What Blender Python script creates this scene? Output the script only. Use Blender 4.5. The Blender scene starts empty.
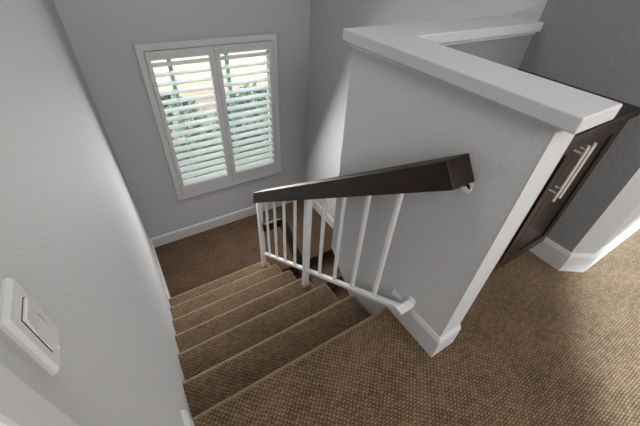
import bpy, bmesh, math, random
from mathutils import Vector, Matrix
random.seed(4)
S = bpy.context.scene
COL = S.collection

# ------------------------------------------------------------------ materials
def new_mat(name):
    m = bpy.data.materials.new(name); m.use_nodes = True
    nt = m.node_tree; b = nt.nodes['Principled BSDF']
    return m, nt, b

def N(nt, typ, **kw):
    n = nt.nodes.new(typ)
    for k, v in kw.items():
        if k in n.inputs: n.inputs[k].default_value = v
        else: setattr(n, k, v)
    return n

def paint(name, col, rough=0.6, bump=0.0, scale=160, spec=0.3, mottled=0.0):
    m, nt, b = new_mat(name)
    b.inputs['Base Color'].default_value = (*col, 1); b.inputs['Roughness'].default_value = rough
    b.inputs['Specular IOR Level'].default_value = spec
    tc = N(nt, 'ShaderNodeTexCoord')
    if bump:
        no = N(nt, 'ShaderNodeTexNoise', Scale=scale, Detail=3.0)
        nt.links.new(tc.outputs['Object'], no.inputs['Vector'])
        bp = N(nt, 'ShaderNodeBump', Strength=bump, Distance=0.004)
        nt.links.new(no.outputs['Fac'], bp.inputs['Height'])
        nt.links.new(bp.outputs['Normal'], b.inputs['Normal'])
    if mottled:
        n2 = N(nt, 'ShaderNodeTexNoise', Scale=90.0, Detail=2.0)
        nt.links.new(tc.outputs['Object'], n2.inputs['Vector'])
        mr = N(nt, 'ShaderNodeMapRange'); mr.inputs['From Min'].default_value = .3; mr.inputs['From Max'].default_value = .7
        mr.inputs['To Min'].default_value = 1 - mottled; mr.inputs['To Max'].default_value = 1 + mottled
        nt.links.new(n2.outputs['Fac'], mr.inputs['Value'])
        vm = N(nt, 'ShaderNodeVectorMath', operation='SCALE'); vm.inputs[0].default_value = col
        nt.links.new(mr.outputs['Result'], vm.inputs['Scale']); nt.links.new(vm.outputs['Vector'], b.inputs['Base Color'])
    return m

def carpet(name, c_dark, c_light, pitch=0.0098, sheen=.55):
    """looped carpet: staggered rows of loops that run over treads and risers (u = x, v = y - z)"""
    m, nt, b = new_mat(name); L = nt.links.new
    b.inputs['Roughness'].default_value = 0.95; b.inputs['Specular IOR Level'].default_value = 0.05
    b.inputs['Sheen Weight'].default_value = sheen; b.inputs['Sheen Roughness'].default_value = .35; b.inputs['Sheen Tint'].default_value = (.95, .78, .6, 1)
    ge = N(nt, 'ShaderNodeNewGeometry'); sx = N(nt, 'ShaderNodeSeparateXYZ'); L(ge.outputs['Position'], sx.inputs[0])
    def M(op, a, bb=None):
        n = N(nt, 'ShaderNodeMath', operation=op)
        for i, q in enumerate((a, bb)):
            if q is None: continue
            if isinstance(q, (int, float)): n.inputs[i].default_value = q
            else: L(q, n.inputs[i])
        return n.outputs[0]
    wob = N(nt, 'ShaderNodeTexNoise', Scale=7.0, Detail=2.0); L(ge.outputs['Position'], wob.inputs['Vector'])
    w = M('MULTIPLY', wob.outputs['Fac'], 0.012)
    u = M('ADD', sx.outputs[0], w); v = M('ADD', M('SUBTRACT', sx.outputs[1], sx.outputs[2]), w)
    vr = M('DIVIDE', v, pitch); row = M('FLOOR', vr)
    uu = M('ADD', M('DIVIDE', u, pitch*2.0), M('MULTIPLY', M('FLOORED_MODULO', row, 2.0), .5))
    def dome(x):
        q = M('SUBTRACT', M('MULTIPLY', M('FRACT', x), 2.0), 1.0)
        return M('SUBTRACT', 1.0, M('MULTIPLY', q, q))
    h = M('POWER', M('MULTIPLY', dome(vr), dome(uu)), .6)
    wn = N(nt, 'ShaderNodeTexWhiteNoise', noise_dimensions='2D'); cv = N(nt, 'ShaderNodeCombineXYZ'); L(row, cv.inputs[0]); L(M('FLOOR', uu), cv.inputs[1]); L(cv.outputs[0], wn.inputs['Vector'])
    rnd = wn.outputs['Value']
    big = N(nt, 'ShaderNodeTexNoise', Scale=5.0, Detail=3.0); L(ge.outputs['Position'], big.inputs['Vector'])
    fine = N(nt, 'ShaderNodeTexNoise', Scale=260.0, Detail=2.0); L(ge.outputs['Position'], fine.inputs['Vector'])
    t = M('ADD', M('MULTIPLY', h, .62), M('ADD', M('MULTIPLY', big.outputs['Fac'], .32), M('MULTIPLY', rnd, .22)))
    t = M('SUBTRACT', t, .15)
    # light line of the nosing, painted into the pile colour by surface normal
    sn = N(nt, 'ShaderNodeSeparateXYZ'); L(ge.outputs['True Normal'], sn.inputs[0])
    nosing_light = M('MULTIPLY', M('ABSOLUTE', sn.outputs[1]), M('MAXIMUM', sn.outputs[2], 0.0))
    t = M('ADD', t, M('MULTIPLY', nosing_light, .75))
    cr = N(nt, 'ShaderNodeValToRGB'); L(t, cr.inputs['Fac'])
    cr.color_ramp.elements[0].color = (*c_dark, 1); cr.color_ramp.elements[0].position = .1
    cr.color_ramp.elements[1].color = (*c_light, 1); cr.color_ramp.elements[1].position = .95
    L(cr.outputs['Color'], b.inputs['Base Color'])
    bp = N(nt, 'ShaderNodeBump', Strength=.7, Distance=.004); L(h, bp.inputs['Height']); L(bp.outputs['Normal'], b.inputs['Normal'])
    return m

def wood(name, c0, c1, rough=.35, axis='Y'):
    m, nt, b = new_mat(name); L = nt.links.new
    tc = N(nt, 'ShaderNodeTexCoord'); mp = N(nt, 'ShaderNodeMapping')
    mp.inputs['Scale'].default_value = {'Y': (40, 2, 40), 'Z': (40, 40, 2), 'X': (2, 40, 40)}[axis]
    L(tc.outputs['Object'], mp.inputs['Vector'])
    no = N(nt, 'ShaderNodeTexNoise', Scale=1.0, Detail=5.0, Distortion=.6); L(mp.outputs[0], no.inputs['Vector'])
    cr = N(nt, 'ShaderNodeValToRGB'); L(no.outputs['Fac'], cr.inputs['Fac'])
    cr.color_ramp.elements[0].color = (*c0, 1); cr.color_ramp.elements[0].position = .3
    cr.color_ramp.elements[1].color = (*c1, 1); cr.color_ramp.elements[1].position = .75
    L(cr.outputs['Color'], b.inputs['Base Color']); b.inputs['Roughness'].default_value = rough; b.inputs['Specular IOR Level'].default_value = .25
    bp = N(nt, 'ShaderNodeBump', Strength=.12, Distance=.002); L(no.outputs['Fac'], bp.inputs['Height']); L(bp.outputs['Normal'], b.inputs['Normal'])
    return m

GREY = (.46, .462, .465)
M_wall = paint('wall_paint', GREY, .7, .35, 150)
M_wall_shade = paint('wall_paint_shaded', (.235, .236, .24), .75, .5, 110, mottled=.08)  # same textured paint as the stairwell wall, recess shade put into its colour
M_half = paint('half_wall_paint', (.54, .542, .545), .7, .4, 140, mottled=.03)
M_ceil = paint('ceiling_paint', (.7, .7, .7), .8, .2, 120)
M_white = paint('white_trim_paint', (.53, .53, .535), .45, .03, 60)
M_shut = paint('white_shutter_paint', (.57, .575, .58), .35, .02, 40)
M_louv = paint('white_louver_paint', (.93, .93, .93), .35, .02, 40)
M_metal = paint('white_painted_metal', (.74, .74, .735), .35, .03, 50, .4)
M_plastic = paint('white_plastic', (.60, .60, .595), .3, .01, 40, .4)
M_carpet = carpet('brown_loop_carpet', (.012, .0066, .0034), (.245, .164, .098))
M_carpet_stair = carpet('brown_loop_carpet_stairs', (.016, .009, .0045), (.285, .195, .118), sheen=1.0)  # same carpet, lighter: shading of the pile direction put into the colour
M_carpet_landing = carpet('brown_loop_carpet_landing', (.022, .012, .007), (.145, .090, .055), sheen=.3)  # same carpet, darker: pile shading put into the colour here too
M_wood = wood('dark_stained_wood', (.008, .0045, .003), (.032, .0165, .0095), .5, 'Y')
M_cab = wood('espresso_cabinet_wood', (.010, .006, .0045), (.055, .032, .022), .32, 'Z')
M_top = wood('espresso_countertop_wood', (.008, .005, .004), (.03, .018, .013), .3, 'X')
M_dark = paint('dark_gap', (.02, .02, .02), .8)
m, nt, b = new_mat('brushed_nickel'); b.inputs['Base Color'].default_value = (.88, .86, .83, 1); b.inputs['Metallic'].default_value = .55; b.inputs['Roughness'].default_value = .3
no = N(nt, 'ShaderNodeTexNoise', Scale=200.0); mr = N(nt, 'ShaderNodeMapRange'); mr.inputs['To Min'].default_value = .25; mr.inputs['To Max'].default_value = .4
nt.links.new(no.outputs['Fac'], mr.inputs['Value']); nt.links.new(mr.outputs[0], b.inputs['Roughness']); M_nickel = m
m, nt, b = new_mat('window_glass'); nt.nodes.remove(b)
tr = N(nt, 'ShaderNodeBsdfTransparent'); tr.inputs[0].default_value = (.93, .97, .95, 1); gl = N(nt, 'ShaderNodeBsdfGlossy'); gl.inputs['Roughness'].default_value = .02
fr = N(nt, 'ShaderNodeFresnel', IOR=1.3); mx = N(nt, 'ShaderNodeMixShader'); out = nt.nodes['Material Output']
nt.links.new(fr.outputs[0], mx.inputs[0]); nt.links.new(tr.outputs[0], mx.inputs[1]); nt.links.new(gl.outputs[0], mx.inputs[2]); nt.links.new(mx.outputs[0], out.inputs['Surface']); M_glass = m
M_stucco = paint('peach_stucco', (.24, .175, .13), .9, .4, 20)
M_green_trim = paint('green_painted_wood', (.34, .55, .46), .6, .1, 30)
M_fascia = paint('white_fascia', (.7, .7, .68), .6, .1, 30)
M_grass = paint('lawn', (.10, .16, .06), .9, .5, 30, mottled=.2)
M_leaf = paint('leaves', (.055, .085, .05), .7, .2, 30, mottled=.3)
M_bark = paint('bark', (.09, .06, .04), .9, .5, 30)

# ------------------------------------------------------------------ mesh helpers
def add_box(bm, x0, x1, y0, y1, z0, z1):
    v = [bm.verts.new(p) for p in ((x0,y0,z0),(x1,y0,z0),(x1,y1,z0),(x0,y1,z0),(x0,y0,z1),(x1,y0,z1),(x1,y1,z1),(x0,y1,z1))]
    for f in ((0,3,2,1),(4,5,6,7),(0,1,5,4),(1,2,6,5),(2,3,7,6),(3,0,4,7)): bm.faces.new([v[i] for i in f])
    return v

def add_prism(bm, pts, axis, lo, hi):
    """pts in the two other axes (cyclic order kept: x->(y,z), y->(x,z), z->(x,y))"""
    def P(p, t):
        return {'x': (t, p[0], p[1]), 'y': (p[0], t, p[1]), 'z': (p[0], p[1], t)}[axis]
    a = [bm.verts.new(P(p, lo)) for p in pts]; c = [bm.verts.new(P(p, hi)) for p in pts]
    n = len(pts)
    bm.faces.new(a); bm.faces.new(c[::-1])
    for i in range(n): bm.faces.new((a[i], c[i], c[(i+1) % n], a[(i+1) % n]))

def add_loft(bm, rings):
    vs = [[bm.verts.new(p) for p in r] for r in rings]; n = len(rings[0])
    bm.faces.new(vs[0]); bm.faces.new(vs[-1][::-1])
    for a, c in zip(vs, vs[1:]):
        for i in range(n): bm.faces.new((a[i], c[i], c[(i+1) % n], a[(i+1) % n]))

def add_beam(bm, p, q, w, h, up=(0, 0, 1), plumb=False):
    """rectangular bar from p to q (centre line); plumb: ends cut vertical"""
    p, q = Vector(p), Vector(q); d = (q - p).normalized(); up = Vector(up)
    s = d.cross(up).normalized(); t = s.cross(d).normalized()
    if plumb: t = up / max(.1, t.dot(up))
    r = []
    for c in (p, q): r.append([c + s*w/2 + t*h/2, c - s*w/2 + t*h/2, c - s*w/2 - t*h/2, c + s*w/2 - t*h/2])
    add_loft(bm, r)

def add_cyl(bm, p, q, rad, seg=16):
    p, q = Vector(p), Vector(q); d = (q - p).normalized(); a = d.orthogonal().normalized(); b_ = d.cross(a)
    add_loft(bm, [[c + a*rad*math.cos(2*math.pi*i/seg) + b_*rad*math.sin(2*math.pi*i/seg) for i in range(seg)] for c in (p, q)])

def obj(name, bm, mat, parent=None, bevel=0, seg=2, smooth=False, label=None):
    bmesh.ops.recalc_face_normals(bm, faces=bm.faces)
    me = bpy.data.meshes.new(name); bm.to_mesh(me); bm.free(); me.materials.append(mat)
    o = bpy.data.objects.new(name, me); COL.objects.link(o)
    if parent is not None:
        o.parent = parent; o.matrix_parent_inverse = Matrix.Identity(4)
        top = Vector(parent.location); q = parent.parent
        while q is not None: top = top + Vector(q.location); q = q.parent
        me.transform(Matrix.Translation(-top))
    if bevel:
        md = o.modifiers.new('bevel', 'BEVEL'); md.width = bevel; md.segments = seg; md.limit_method = 'ANGLE'; md.angle_limit = math.radians(40)
        md.harden_normals = False
    if smooth:
        for p in me.polygons: p.use_smooth = True
    if label: o['label'] = label
    return o

def thing(name, label, cat, loc=(0, 0, 0), group=None):
    o = bpy.data.objects.new(name, None); o.empty_display_size = .1; COL.objects.link(o)
    o.location = loc; o['label'] = label; o['category'] = cat
    if group: o['group'] = group
    return o

def tag(o, label, cat, group=None):
    o['label'] = label; o['category'] = cat
    if group: o['group'] = group
    return o

def struct(name, bm, mat, bevel=0, label=None, cat=None):
    o = obj(name, bm, mat, None, bevel); o['kind'] = 'structure'
    if label: o['label'] = label
    if cat: o['category'] = cat
    return o
def sbox(name, *a, mat=None, bevel=0, label=None, cat=None):
    bm = bmesh.new(); add_box(bm, *a); return struct(name, bm, mat, bevel, label, cat)

# ------------------------------------------------------------------ key dimensions (metres)
XH, XR = .947, 1.93           # face of half wall, right wall of stairwell
YW = 2.52                     # window wall
YN, YF = -.21, .5575          # near and far end of half wall
RISE = .1954
NY = [.067, .310, .572, .820, 1.080, 1.345, 1.598]     # nosings of the upper flight
ZL = -1.375                   # landing
HW = .12                      # half wall thickness
ZC = 2.5                      # ceiling
Y2 = 1.54                     # top nosing of lower flight
ZB = -2.74                    # lower floor
YB, XE = -4.2, 5.2            # room behind the camera

# ------------------------------------------------------------------ room shell
# upper floor: L shape, rounded nosing along the stair edge, continuing under the cabinet
bm = bmesh.new()
ns = [(NY[0]-.03, -.052)] + [(NY[0]-.026*(1-math.sin(a)), -.026*(1-math.cos(a))) for a in [math.radians(q) for q in range(180, -1, -15)]]
add_prism(bm, ns + [(YB, 0), (YB, -.052)], 'x', -.1, XH)
add_box(bm, XH, XE, YB, YN+.02, -.05, 0)
add_box(bm, XH+.02, XR+.02, YN+.02, .45, -.05, 0)
# riser below the top nosing
add_box(bm, 0, XH, NY[0]-.06, NY[0]-.03, -RISE-.03, -.045)
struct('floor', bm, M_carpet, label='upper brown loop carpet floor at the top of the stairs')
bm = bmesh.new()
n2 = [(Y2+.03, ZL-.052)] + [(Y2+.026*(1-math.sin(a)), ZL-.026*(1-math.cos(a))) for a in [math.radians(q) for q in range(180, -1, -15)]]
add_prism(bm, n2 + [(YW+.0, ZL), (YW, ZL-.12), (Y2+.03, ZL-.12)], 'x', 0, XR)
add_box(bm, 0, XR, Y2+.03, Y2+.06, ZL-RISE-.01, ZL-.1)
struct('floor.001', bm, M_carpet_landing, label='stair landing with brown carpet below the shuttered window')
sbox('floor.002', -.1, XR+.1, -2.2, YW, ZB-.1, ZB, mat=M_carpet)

# left wall with a door opening behind the camera's left
bm = bmesh.new()
add_box(bm, -.12, 0, -.352, YW+.12, ZB, ZC)
add_box(bm, -.12, 0, -1.22, -.352, 2.05, ZC)
add_box(bm, -.12, 0, YB, -1.22, ZB, ZC)
add_box(bm, -.12, 0, -1.22, -.352, ZB, -.05)
struct('wall_left', bm, M_wall)
# window wall with an opening
wx0, wx1, wz0, wz1 = .42, 1.55, -.79, .595
bm = bmesh.new()
add_box(bm, 0, wx0, YW, YW+.14, ZB, ZC); add_box(bm, wx1, XR+.12, YW, YW+.14, ZB, ZC)
add_box(bm, wx0, wx1, YW, YW+.14, ZB, wz0); add_box(bm, wx0, wx1, YW, YW+.14, wz1, ZC)
struct('wall_window', bm, M_wall)
# right wall of stairwell / cabinet recess with a chamfered outside corner, then the wall that faces the camera
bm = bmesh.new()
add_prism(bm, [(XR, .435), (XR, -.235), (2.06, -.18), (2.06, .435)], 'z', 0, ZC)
struct('wall_recess', bm, M_wall_shade, label='textured grey wall of the cabinet recess, shade in its colour')
bm = bmesh.new(); add_prism(bm, [(XR, -.235), (2.035, -.305), (XE, -.305), (XE, -.18), (2.06, -.18)], 'z', 0, ZC)
struct('wall_front', bm, M_wall)
bm = bmesh.new(); add_box(bm, XR, 2.06, .435, YW, -.051, ZC); add_box(bm, XR, 2.06, -2.2, YW, ZB, -.051)
struct('wall_right', bm, M_wall)
sbox('wall_back', -.12, XE, YB-.12, YB, -.05, ZC, mat=M_wall)
sbox('wall_far_right', XE, XE+.12, YB, -.18, -.05, ZC, mat=M_wall)
sbox('wall_lower', 0, XR, -2.3, -2.2, ZB, -.05, mat=M_wall)
sbox('ceiling', -.12, XE+.12, YB-.12, YW+.14, ZC, ZC+.1, mat=M_ceil)
# sloped soffit over the lower flight
bm = bmesh.new()
add_prism(bm, [(YF-.005, -.05), (.44, -.05), (-2.2, -2.0), (-2.2, -2.1), (.34, -.25)], 'x', XH+.005, XR)
struct('ceiling.001', bm, M_wall)
# wall under the upper flight, between the two flights
bm = bmesh.new()
add_prism(bm, [(NY[0]-.08, -.30), (Y2+.02, ZL-.03), (Y2+.02, ZB), (NY[0]-.08, ZB)], 'x', .949, .972)
struct('wall_stringer', bm, M_wall)
sbox('wall_under_floor', 0, .9, NY[0]-.14, NY[0]-.08, ZB, -.05, mat=M_wall)

# half wall: long side beside the stairs and the short return in front of the stairwell
zt = 1.045
bm = bmesh.new()
add_prism(bm, [(YN, 0), (YN, zt), (YF, zt), (YF, -.05), (.40, -.197), (.25, -.33), (-.03, -.55), (-.03, 0)], 'x', XH, XH+HW)
struct('wall_half', bm, M_half, label='grey half wall beside the stairs, long side', cat='wall')
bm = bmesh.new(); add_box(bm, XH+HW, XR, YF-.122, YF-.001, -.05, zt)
struct('wall_half.001', bm, M_wall_shade)  # return in the shade-darkened paint as well
# cap: one L-shaped slab with a thin moulding below it
ct = 1.083
bm = bmesh.new()
Lp = [(.917, -.258), (1.097, -.258), (1.097, .405), (XR, .405), (XR, .588), (.917, .588)]
add_prism(bm, Lp, 'z', zt, ct)
struct('trim_1', bm, M_white, .004, 'white L-shaped wooden cap on top of the half wall', 'trim')
bm = bmesh.new()
add_prism(bm, [(.935, -.222), (1.079, -.222), (1.079, .423), (XR, .423), (XR, .570), (.935, .570)], 'z', zt-.016, zt)
struct('trim_2', bm, M_white, .004)
# white board on the near end of the half wall
sbox('trim_3', XH-.001, XH+HW+.001, YN-.004, YN, .0, zt-.016, mat=M_white, bevel=.002, label='white end board on the near end of the half wall', cat='trim')

# baseboards: profile (offset from wall, height)
def bb(name, p, q, nrm, z, h=.13, t=.015, label=None, ext0=0, ext1=0, parent=None):
    p, q, n = Vector((*p, 0)), Vector((*q, 0)), Vector((*nrm, 0)).normalized()
    prof = [(0, 0), (t, 0), (t, h-.022), (t*.75, h-.010), (t*.4, h), (0, h)]
    d = (q - p).normalized(); bm = bmesh.new(); rings = []
    for c, e in ((p, -ext0), (q, ext1)):
        rings.append([c + n*a + d*e*(a/t) + Vector((0, 0, z+b_)) for a, b_ in prof])
    add_loft(bm, rings)
    return struct(name, bm, M_white, 0, label, 'baseboard' if label else None)
bb('baseboard_half', (XH, .06), (XH, YN-.002), (-1, 0), 0, ext1=.015)
bb('baseboard_half_end', (XH, YN-.002), (XH+HW, YN-.002), (0, -1), 0, ext0=.015, ext1=.0)
bb('baseboard_window', (0, YW), (XR, YW), (0, -1), ZL, ext0=-.015, ext1=-.015)
bb('baseboard_left_landing', (0, NY[6]-.03), (0, YW), (1, 0), ZL, ext1=-.015)
bb('baseboard_right_landing', (XR, YW), (XR, Y2), (-1, 0), ZL, ext0=-.015)
bb('baseboard_left', (0, -.316), (0, .045), (1, 0), 0, t=.016)
bb('baseboard_recess', (XR, -.055), (XR, -.235), (-1, 0), 0, ext1=.007)
bb('baseboard_corner', (XR, -.235), (2.035, -.305), (-.07, -.105), 0, ext0=.007, ext1=.005)
bb('baseboard_right', (2.035, -.305), (XE, -.305), (0, -1), 0, ext0=.005)
bb('baseboard_back', (0, YB), (XE, YB), (0, 1), 0)

# door at the lower left: casing, jamb and slab
d1 = thing('door_1', 'white door and casing in the left wall beside the light switch', 'door', (0, -.352, 0)); d1['kind'] = 'structure'
bm = bmesh.new(); add_box(bm, 0, .016, -.354, -.316, 0, 2.07); add_box(bm, 0, .016, -1.29, -1.22+.016, 0, 2.07); add_box(bm, 0, .016, -1.29, -.316, 2.05, 2.12)
obj('casing', bm, M_white, d1, .004)
bm = bmesh.new(); add_box(bm, -.12, -.0, -.368, -.352, 0, 2.05); add_box(bm, -.12, 0, -1.22, -1.204, 0, 2.05); add_box(bm, -.12, 0, -1.204, -.368, 2.035, 2.05)
obj('jamb', bm, M_white, d1)
bm = bmesh.new(); add_box(bm, -.10, -.065, -1.202, -.370, .01, 2.033)
obj('door_panel', bm, M_white, d1, .003)

# ------------------------------------------------------------------ window and shutters
w1 = thing('window_1', 'window with clear glass behind the white shutters', 'window', ((wx0+wx1)/2, YW+.1, wz0)); w1['kind'] = 'structure'
bm = bmesh.new(); f = .035
add_box(bm, wx0, wx0+f, YW+.085, YW+.125, wz0, wz1); add_box(bm, wx1-f, wx1, YW+.085, YW+.125, wz0, wz1)
add_box(bm, wx0+f, wx1-f, YW+.085, YW+.125, wz0, wz0+f); add_box(bm, wx0+f, wx1-f, YW+.085, YW+.125, wz1-f, wz1)
obj('window_frame', bm, M_fascia, w1)
for mx_ in (.627, 1.119):
    bm = bmesh.new(); add_box(bm, mx_-.016, mx_+.016, YW+.09, YW+.12, wz0+f, wz1-f); obj('muntin', bm, M_green_trim, w1, label='green window bar')
bm = bmesh.new(); add_box(bm, wx0+f-.002, wx1-f+.002, YW+.103, YW+.107, wz0+f-.002, wz1-f+.002)
obj('pane', bm, M_glass, w1)

ox0, ox1, oz0, oz1 = .385, 1.572, -.842, .642
ya, yb = YW-.034, YW
sh = thing('plantation_shutters', 'white plantation shutters with two louvered panels on the window above the landing', 'shutters', ((ox0+ox1)/2, YW, oz0))
bm = bmesh.new(); fw = .052
def frame(bm, x0, x1, z0, z1, w, y0, y1, wt=None, wb=None):
    wt = wt or w; wb = wb or w
    o_ = [(x0, z0), (x1, z0), (x1, z1), (x0, z1)]; i_ = [(x0+w, z0+wb), (x1-w, z0+wb), (x1-w, z1-wt), (x0+w, z1-wt)]
    A = [[bm.verts.new((p[0], y, p[1])) for p in q] for y in (y0, y1) for q in (o_, i_)]
    of, if_, ob, ib = A
    for k in range(4):
        j = (k+1) % 4
        bm.faces.new((of[k], of[j], if_[j], if_[k])); bm.faces.new((ob[k], ib[k], ib[j], ob[j]))
        bm.faces.new((of[k], ob[k], ob[j], of[j])); bm.faces.new((if_[k], if_[j], ib[j], ib[k]))
frame(bm, ox0, ox1, oz0, oz1, fw, ya, yb)
obj('outer_frame', bm, M_shut, sh, .005, 3)
pz0, pz1 = oz0+fw+.004, oz1-fw-.004
lz0, lz1 = -.690, .520
for (a, c, la, lc) in ((ox0+fw+.004, .975, .474, .930), (.981, ox1-fw-.004, 1.023, 1.478)):
    bm = bmesh.new()
    y0, y1 = YW-.044, YW-.012
    add_box(bm, a, la, y0, y1, pz0, pz1); add_box(bm, lc, c, y0, y1, pz0, pz1)
    add_box(bm, la, lc, y0, y1, pz0, lz0); add_box(bm, la, lc, y0, y1, lz1, pz1)
    pn = obj('shutter_panel', bm, M_shut, sh, .0025)
    nl = 16; pitch = (lz1 - lz0) / nl; yc = YW-.026
    for i in range(nl):
        zc = lz0 + pitch*(i+.5); L_ = .078; th = math.radians(8)
        bm = bmesh.new(); ring = []
        for s in range(14):                       # elliptical blade section
            an = 2*math.pi*s/14; py, pz = L_/2*math.cos(an), .0065*math.sin(an)
            ring.append((py*math.cos(th) - pz*math.sin(th), py*math.sin(th) + pz*math.cos(th)))
        add_loft(bm, [[(x, yc+q[0], zc+q[1]) for q in ring] for x in (la+.002, lc-.002)])
        obj('louver', bm, M_louv, pn, smooth=False)
    # hinges on the outer stile
    hx = a-.002 if a < .9 else c+.002
    for hz in (pz0+.18, pz0+.70, pz1-.18):
        bm = bmesh.new(); add_cyl(bm, (hx, YW-.046, hz-.03), (hx, YW-.046, hz+.03), .004, 10); add_box(bm, hx-.012, hx+.012, YW-.0465, YW-.0435, hz-.028, hz+.028)
        obj('hinge', bm, M_shut, pn)

# ------------------------------------------------------------------ carpeted stairs
def step(bm, yb_, yn, zt_, zbot, x0, x1, sgn=1):
    """one carpeted step: back yb_, nosing yn, top zt_; descends towards sgn*y; rounded nosing and right end"""
    r = .02
    pr = [(yb_, zt_)] + [(yn-sgn*.026*(1-math.sin(a)), zt_-.026*(1-math.cos(a))) for a in [math.radians(q) for q in range(0, 181, 15)]] + [(yn-sgn*.03, zt_-.052), (yn-sgn*.03, zbot), (yb_, zbot)]
    def ring(x, d):
        o_ = []
        for (y, z) in pr:
            o_.append((x, y - sgn*d if y != yb_ else y, z - d if z != zbot else z))
        return o_
    add_loft(bm, [ring(x0, 0), ring(x1-.02, 0), ring(x1-.008, .004), ring(x1, .016)])
st = thing('staircase', 'upper flight of brown carpeted stairs going down from the floor to the landing', 'stairs', (.47, .8, ZL))
for k in range(1, 7):
    bm = bmesh.new()
    step(bm, NY[k-1]-.03, NY[k], -RISE*k, -RISE*(k+1) if k < 6 else ZL+.002, .002, .945)
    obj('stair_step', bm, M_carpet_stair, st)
s2 = thing('staircase', 'lower flight of brown carpeted stairs behind the white railing', 'stairs', (1.45, .7, ZB))
for j in range(1, 7):
    bm = bmesh.new(); yt = Y2 - .255*(j-1)
    step(bm, yt+.03, Y2-.255*j, ZL-RISE*j, max(ZL-RISE*(j+1), ZB), .975, XR-.003, -1)
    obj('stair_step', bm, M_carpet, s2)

# ------------------------------------------------------------------ railing
XC = .889
rl = thing('stair_railing', 'white metal stair railing with dark wood handrail along the upper flight', 'railing', (XC, .75, -.58))
sl = -.735
def z_hand(y): return .875 + sl*(y+.062)        # top of handrail
def z_rail(y): return .126 + (-.728)*(y+.0)      # centre of bottom rail... at y=0
ang = math.atan(sl); cs = math.cos(ang)
HH, HWd = .084, .098
# handrail: square cut at the near end, plumb at the far end
yn_t, zn_t = -.045, .891
dvec = Vector((0, math.cos(ang), math.sin(ang))); tvec = Vector((0, -math.sin(ang), math.cos(ang)))
pt = Vector((0, yn_t, zn_t)); pb = pt - tvec*HH
yf = 1.485; ft = pt + dvec*((yf - yn_t)/dvec.y); fb = pb + dvec*((yf+.02 - pb.y)/dvec.y)
bm = bmesh.new(); add_loft(bm, [[(x, q.y, q.z) for q in (pt, ft, fb, pb)] for x in (XC-.052, XC+.043)])
hand = obj('handrail', bm, M_wood, rl, .004, 3, label='dark stained wooden handrail')
def under(y): return zn_t - HH/cs + sl*(y - yn_t)
# posts
for y, k, w in ((1.515, 6, .040), (.738, 3, .037)):
    bm = bmesh.new(); add_box(bm, XC-w/2, XC+w/2, y-w/2, y+w/2, -RISE*k+.0015, under(y)+.004)
    obj('post', bm, M_metal, rl, .003)
# bottom rail
r0, r1 = 1.50, -.045
bm = bmesh.new(); add_beam(bm, (XC, r0, -.965), (XC, r1, -.965 + .727*(r0-r1)), .028, .020, plumb=False)
obj('bottom_rail', bm, M_metal, rl, .003)
def zr(y): return -.965 + .727*(r0-y)
for y in (1.358, 1.208, 1.053, .895, .576, .424, .270, .117):
    bm = bmesh.new(); w = .0175
    add_box(bm, XC-w/2, XC+w/2, y-w/2, y+w/2, zr(y)+.004, under(y)+.006)
    obj('baluster', bm, M_metal, rl, .003)
# brackets to the half wall
bm = bmesh.new(); yb0 = -.068; zb0 = z_hand(-.05)-.06
add_beam(bm, (XC, -.05, under(-.05)-.002), (XH-.002, -.055, .802), .026, .005, up=(0, .6, .8))
add_cyl(bm, (XH-.005, -.069, .782), (XH, -.069, .782), .018, 20)
add_box(bm, XH-.005, XH, -.087, -.051, .782, .803)
add_cyl(bm, (XH-.008, -.069, .782), (XH-.004, -.069, .782), .005, 10)
obj('wall_bracket', bm, M_metal, rl, .0015)
bm = bmesh.new(); ze = zr(r1)
add_box(bm, XC-.022, XH-.003, r1-.018, r1+.018, ze-.014, ze+.002)
add_box(bm, XH-.006, XH, r1-.016, r1+.016, ze-.014, ze+.024)
add_cyl(bm, (XH-.010, r1-.004, ze+.015), (XH-.004, r1-.004, ze+.015), .006, 10)
obj('wall_bracket', bm, M_metal, rl, .002)

# lower handrail, turning around the end post and running down the lower flight
lh = thing('lower_handrail', 'dark wooden handrail of the lower flight, turning behind the white railing posts', 'handrail', (1.06, .9, -2.4))
XL = 1.065; zt0 = -.555; y0_ = 1.44
bm = bmesh.new(); add_box(bm, XC-.008, XL+.027, y0_-.014, y0_+.014, zt0-.08, zt0)
obj('return_rail', bm, M_wood, lh, .004)
bm = bmesh.new(); add_beam(bm, (XL, y0_+.01, zt0-.04), (XL, .05, zt0-.04-.735*1.40), .055, .075, plumb=True)
obj('handrail', bm, M_wood, lh, .004)
for y in (.42,):
    j = math.ceil((Y2 - y)/.255 - .12); bm = bmesh.new(); zz = zt0-.04-.735*(y0_+.01-y)
    add_box(bm, XL-.015, XL+.015, y-.015, y+.015, ZL-RISE*j+.0015, zz-.03); obj('post', bm, M_metal, lh, .003)

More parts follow.
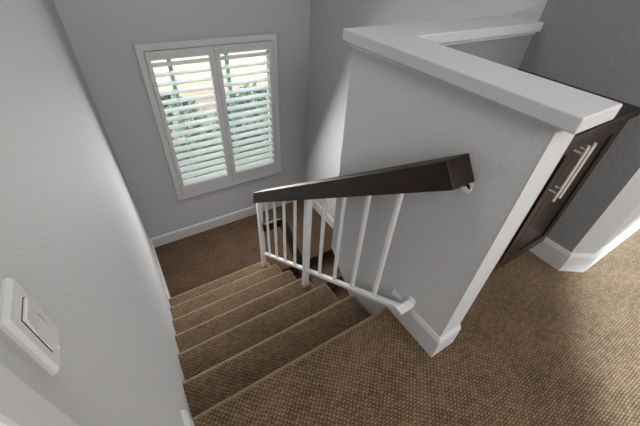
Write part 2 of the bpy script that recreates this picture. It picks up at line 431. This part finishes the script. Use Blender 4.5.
# ------------------------------------------------------------------ built-in cabinet
cx0, cx1 = XH+HW+.003, XR-.003
yfc = -.080; ztop = .842
cb = thing('base_cabinet', 'dark espresso two-door base cabinet in the recess behind the half wall', 'cabinet', ((cx0+cx1)/2, .18, 0))
bm = bmesh.new(); add_box(bm, cx0, cx1, yfc, .432, .09, ztop); add_box(bm, cx0, cx1, yfc+.06, .432, 0, .09)
obj('carcass', bm, M_cab, cb, .002)
md = 1.545
def door(x0, x1, hx):
    z0, z1 = .105, ztop-.012; yf_ = yfc-.021; bm = bmesh.new(); w = .062
    frame(bm, x0, x1, z0, z1, w, yf_, yfc-.001)
    add_box(bm, x0+w, x1-w, yf_+.009, yfc-.002, z0+w, z1-w)
    dr = obj('door', bm, M_cab, cb, .002)
    bm = bmesh.new(); zz0, zz1 = .575, .822; yy = yf_-.034
    zz0, zz1 = HZ
    add_cyl(bm, (hx, yy, zz0), (hx, yy, zz1), .0062, 14)
    for z in (zz0+.035, zz1-.035): add_cyl(bm, (hx, yf_, z), (hx, yy, z), .0042, 10)
    obj('handle', bm, M_nickel, dr, 0, smooth=False, label='long brushed nickel bar handle')
HZ = (.560, .812)
door(cx0+.004, md-.0015, md-.024); door(md+.0015, cx1-.004, md+.024)
bm = bmesh.new(); add_box(bm, cx0, cx1, -.122, .432, ztop+.001, .874)
tag(obj('countertop', bm, M_top, None, .003), 'dark wooden countertop on the cabinet in the recess', 'countertop')

# ------------------------------------------------------------------ light switch
ls = thing('light_switch', 'white rocker light switch plate on the left wall', 'light switch', (0, -.235, 1.045))
sy0, sy1, sz0, sz1 = -.2650, -.2125, 1.011, 1.101
bm = bmesh.new()
def rr(y0, y1, z0, z1, r, x):
    o_ = []
    for (cy, cz, a0) in ((y1-r, z1-r, 0), (y0+r, z1-r, 90), (y0+r, z0+r, 180), (y1-r, z0+r, 270)):
        for k in range(4):
            a = math.radians(a0 + 30*k); o_.append((x, cy+r*math.cos(a), cz+r*math.sin(a)))
    return o_
add_loft(bm, [rr(sy0, sy1, sz0, sz1, .004, 0), rr(sy0, sy1, sz0, sz1, .004, .003), rr(sy0+.003, sy1-.003, sz0+.003, sz1-.003, .004, .0065)])
obj('switch_plate', bm, M_plastic, ls)
ym = (sy0+sy1)/2; zm = (sz0+sz1)/2
bm = bmesh.new(); add_loft(bm, [rr(ym-.0135, ym+.0135, zm-.027, zm+.027, .001, .005), rr(ym-.0135, ym+.0135, zm-.027, zm+.027, .001, .0068)])
obj('rocker_gap', bm, M_dark, ls)
bm = bmesh.new(); add_prism(bm, [(.004, zm-.0258), (.0078, zm-.0258), (.0072, zm), (.0095, zm+.0258), (.004, zm+.0258)], 'y', ym-.0122, ym+.0122)
obj('rocker', bm, M_plastic, ls, .0008)
for z in (zm-.039, zm+.039):
    bm = bmesh.new(); add_cyl(bm, (.006, ym, z), (.0072, ym, z), .0022, 12); obj('screw', bm, M_plastic, ls)

# ------------------------------------------------------------------ outdoors seen through the louvers
GZ = -3.0
sbox('ground', -14, 16, YW+.3, 22, GZ-.1, GZ, mat=M_grass)
nb = thing('neighbour_house', 'pale peach stucco house outside the window', 'house', (1.5, 8.6, GZ))
bm = bmesh.new(); add_box(bm, -6, 9, 8, 14, GZ, 2.6); obj('wall', bm, M_stucco, nb)
bm = bmesh.new(); add_prism(bm, [(7.4, 2.6), (14.6, 2.6), (11, 4.4)], 'x', -6.5, 9.5); obj('roof', bm, M_fascia, nb)

def shrub(name, x, y, w, h, label, seed):
    random.seed(seed); t = thing(name, label, 'shrub', (x, y, GZ), None)
    bm = bmesh.new(); add_cyl(bm, (x, y, GZ), (x, y, GZ+h*.5), .06, 8); obj('trunk', bm, M_bark, t)
    bm = bmesh.new()
    for i in range(900):
        u, v_ = random.random()*2*math.pi, random.random()
        rr_ = w*(.55+.45*random.random())*math.sin(math.pi*min(1, .12+.8*v_))
        c = Vector((x+rr_*math.cos(u), y+rr_*math.sin(u), GZ+h*(.12+.88*v_))); s = .07+.07*random.random()
        n = Vector((random.gauss(0,1), random.gauss(0,1), random.gauss(0,1))).normalized(); a = n.orthogonal().normalized()*s; b_ = n.cross(a)*.55
        vs = [bm.verts.new(c+q) for q in (a, b_, -a, -b_)]; bm.faces.new(vs)
    obj('foliage', bm, M_leaf, t)
shrub('shrub', 1.0, 6.4, 1.0, 1.75, 'green leafy shrub outside, behind the left shutter panel', 3)
shrub('shrub', 3.0, 6.6, 1.0, 1.6, 'green leafy shrub outside, behind the right shutter panel', 5)

# ------------------------------------------------------------------ light
wd = bpy.data.worlds.new('World'); S.world = wd; wd.use_nodes = True; nt = wd.node_tree
bg = nt.nodes['Background']; sk = nt.nodes.new('ShaderNodeTexSky'); sk.sky_type = 'NISHITA'; sk.sun_disc = False
sk.sun_elevation = math.radians(50); sk.sun_rotation = math.radians(200)
hs = nt.nodes.new('ShaderNodeHueSaturation'); hs.inputs['Saturation'].default_value = .35
nt.links.new(sk.outputs[0], hs.inputs['Color']); nt.links.new(hs.outputs[0], bg.inputs[0]); bg.inputs[1].default_value = 2.6
sun = bpy.data.lights.new('sun', 'SUN'); sun.energy = 2.5; sun.angle = math.radians(1); so = bpy.data.objects.new('sun', sun); COL.objects.link(so)
so.rotation_euler = Vector((.25, .75, -.62)).to_track_quat('-Z', 'Y').to_euler()
def area(name, loc, direction, sx, sy, power, col=(1, 1, 1)):
    l = bpy.data.lights.new(name, 'AREA'); l.shape = 'RECTANGLE'; l.size = sx; l.size_y = sy; l.energy = power; l.color = col
    o = bpy.data.objects.new(name, l); COL.objects.link(o); o.location = loc
    o.rotation_euler = Vector(direction).to_track_quat('-Z', 'Y').to_euler(); return o
area('room_fill', (2.4, -2.2, ZC-.03), (0, 0, -1), 2.6, 2.2, 40)  # added area fill under the ceiling, for flat room light
area('stairwell_fill', (.45, .9, ZC-.03), (.2, 0, -1), .7, 2.2, 28)  # added fill that brightens the half wall and the stairwell
area('room_window_light', (2.8, YB+.05, 1.35), (-.2, 1, -.25), 2.4, 1.6, 50)
area('side_window_light', (XE-.05, -2.0, 1.4), (-1, .25, -.55), 2.2, 1.6, 40, (1, .98, .94))
area('left_fill', (.35, -2.2, 2.2), (.35, .8, -.40), 1.0, 1.0, 45)  # added fill from the upper left, like bounced flash, onto the half wall
area('stair_window_light', (.98, YW-.36, -.05), (0, -1, -.45), 1.0, 1.1, 31)
sp = bpy.data.lights.new('patch_spot', 'SPOT'); sp.energy = 1400; sp.spot_size = math.radians(77); sp.spot_blend = .15; sp.shadow_soft_size = .06; sp.color = (.74, .88, 1)  # added spot that makes the bright patch on the right carpet
spo = bpy.data.objects.new('patch_spot', sp); COL.objects.link(spo); spo.location = (2.7, -2.0, ZC-.06)

# ------------------------------------------------------------------ camera
cam = bpy.data.cameras.new('camera'); co = bpy.data.objects.new('camera', cam); COL.objects.link(co)
r = Vector((0.84736, -0.52842, 0.05247)); u = Vector((0.30871, 0.5706, 0.76099)); fw_ = Vector((0.43206, 0.62864, -0.64663))
mw = Matrix(((r.x, u.x, -fw_.x, .12500628), (r.y, u.y, -fw_.y, -.49793607), (r.z, u.z, -fw_.z, 1.33437436), (0, 0, 0, 1)))
co.matrix_world = mw
cam.sensor_width = 36; cam.lens = 326.42*36/640; cam.clip_start = .01; cam.clip_end = 200
S.camera = co
S.view_settings.view_transform = 'Standard'; S.view_settings.look = 'None'; S.view_settings.exposure = 0
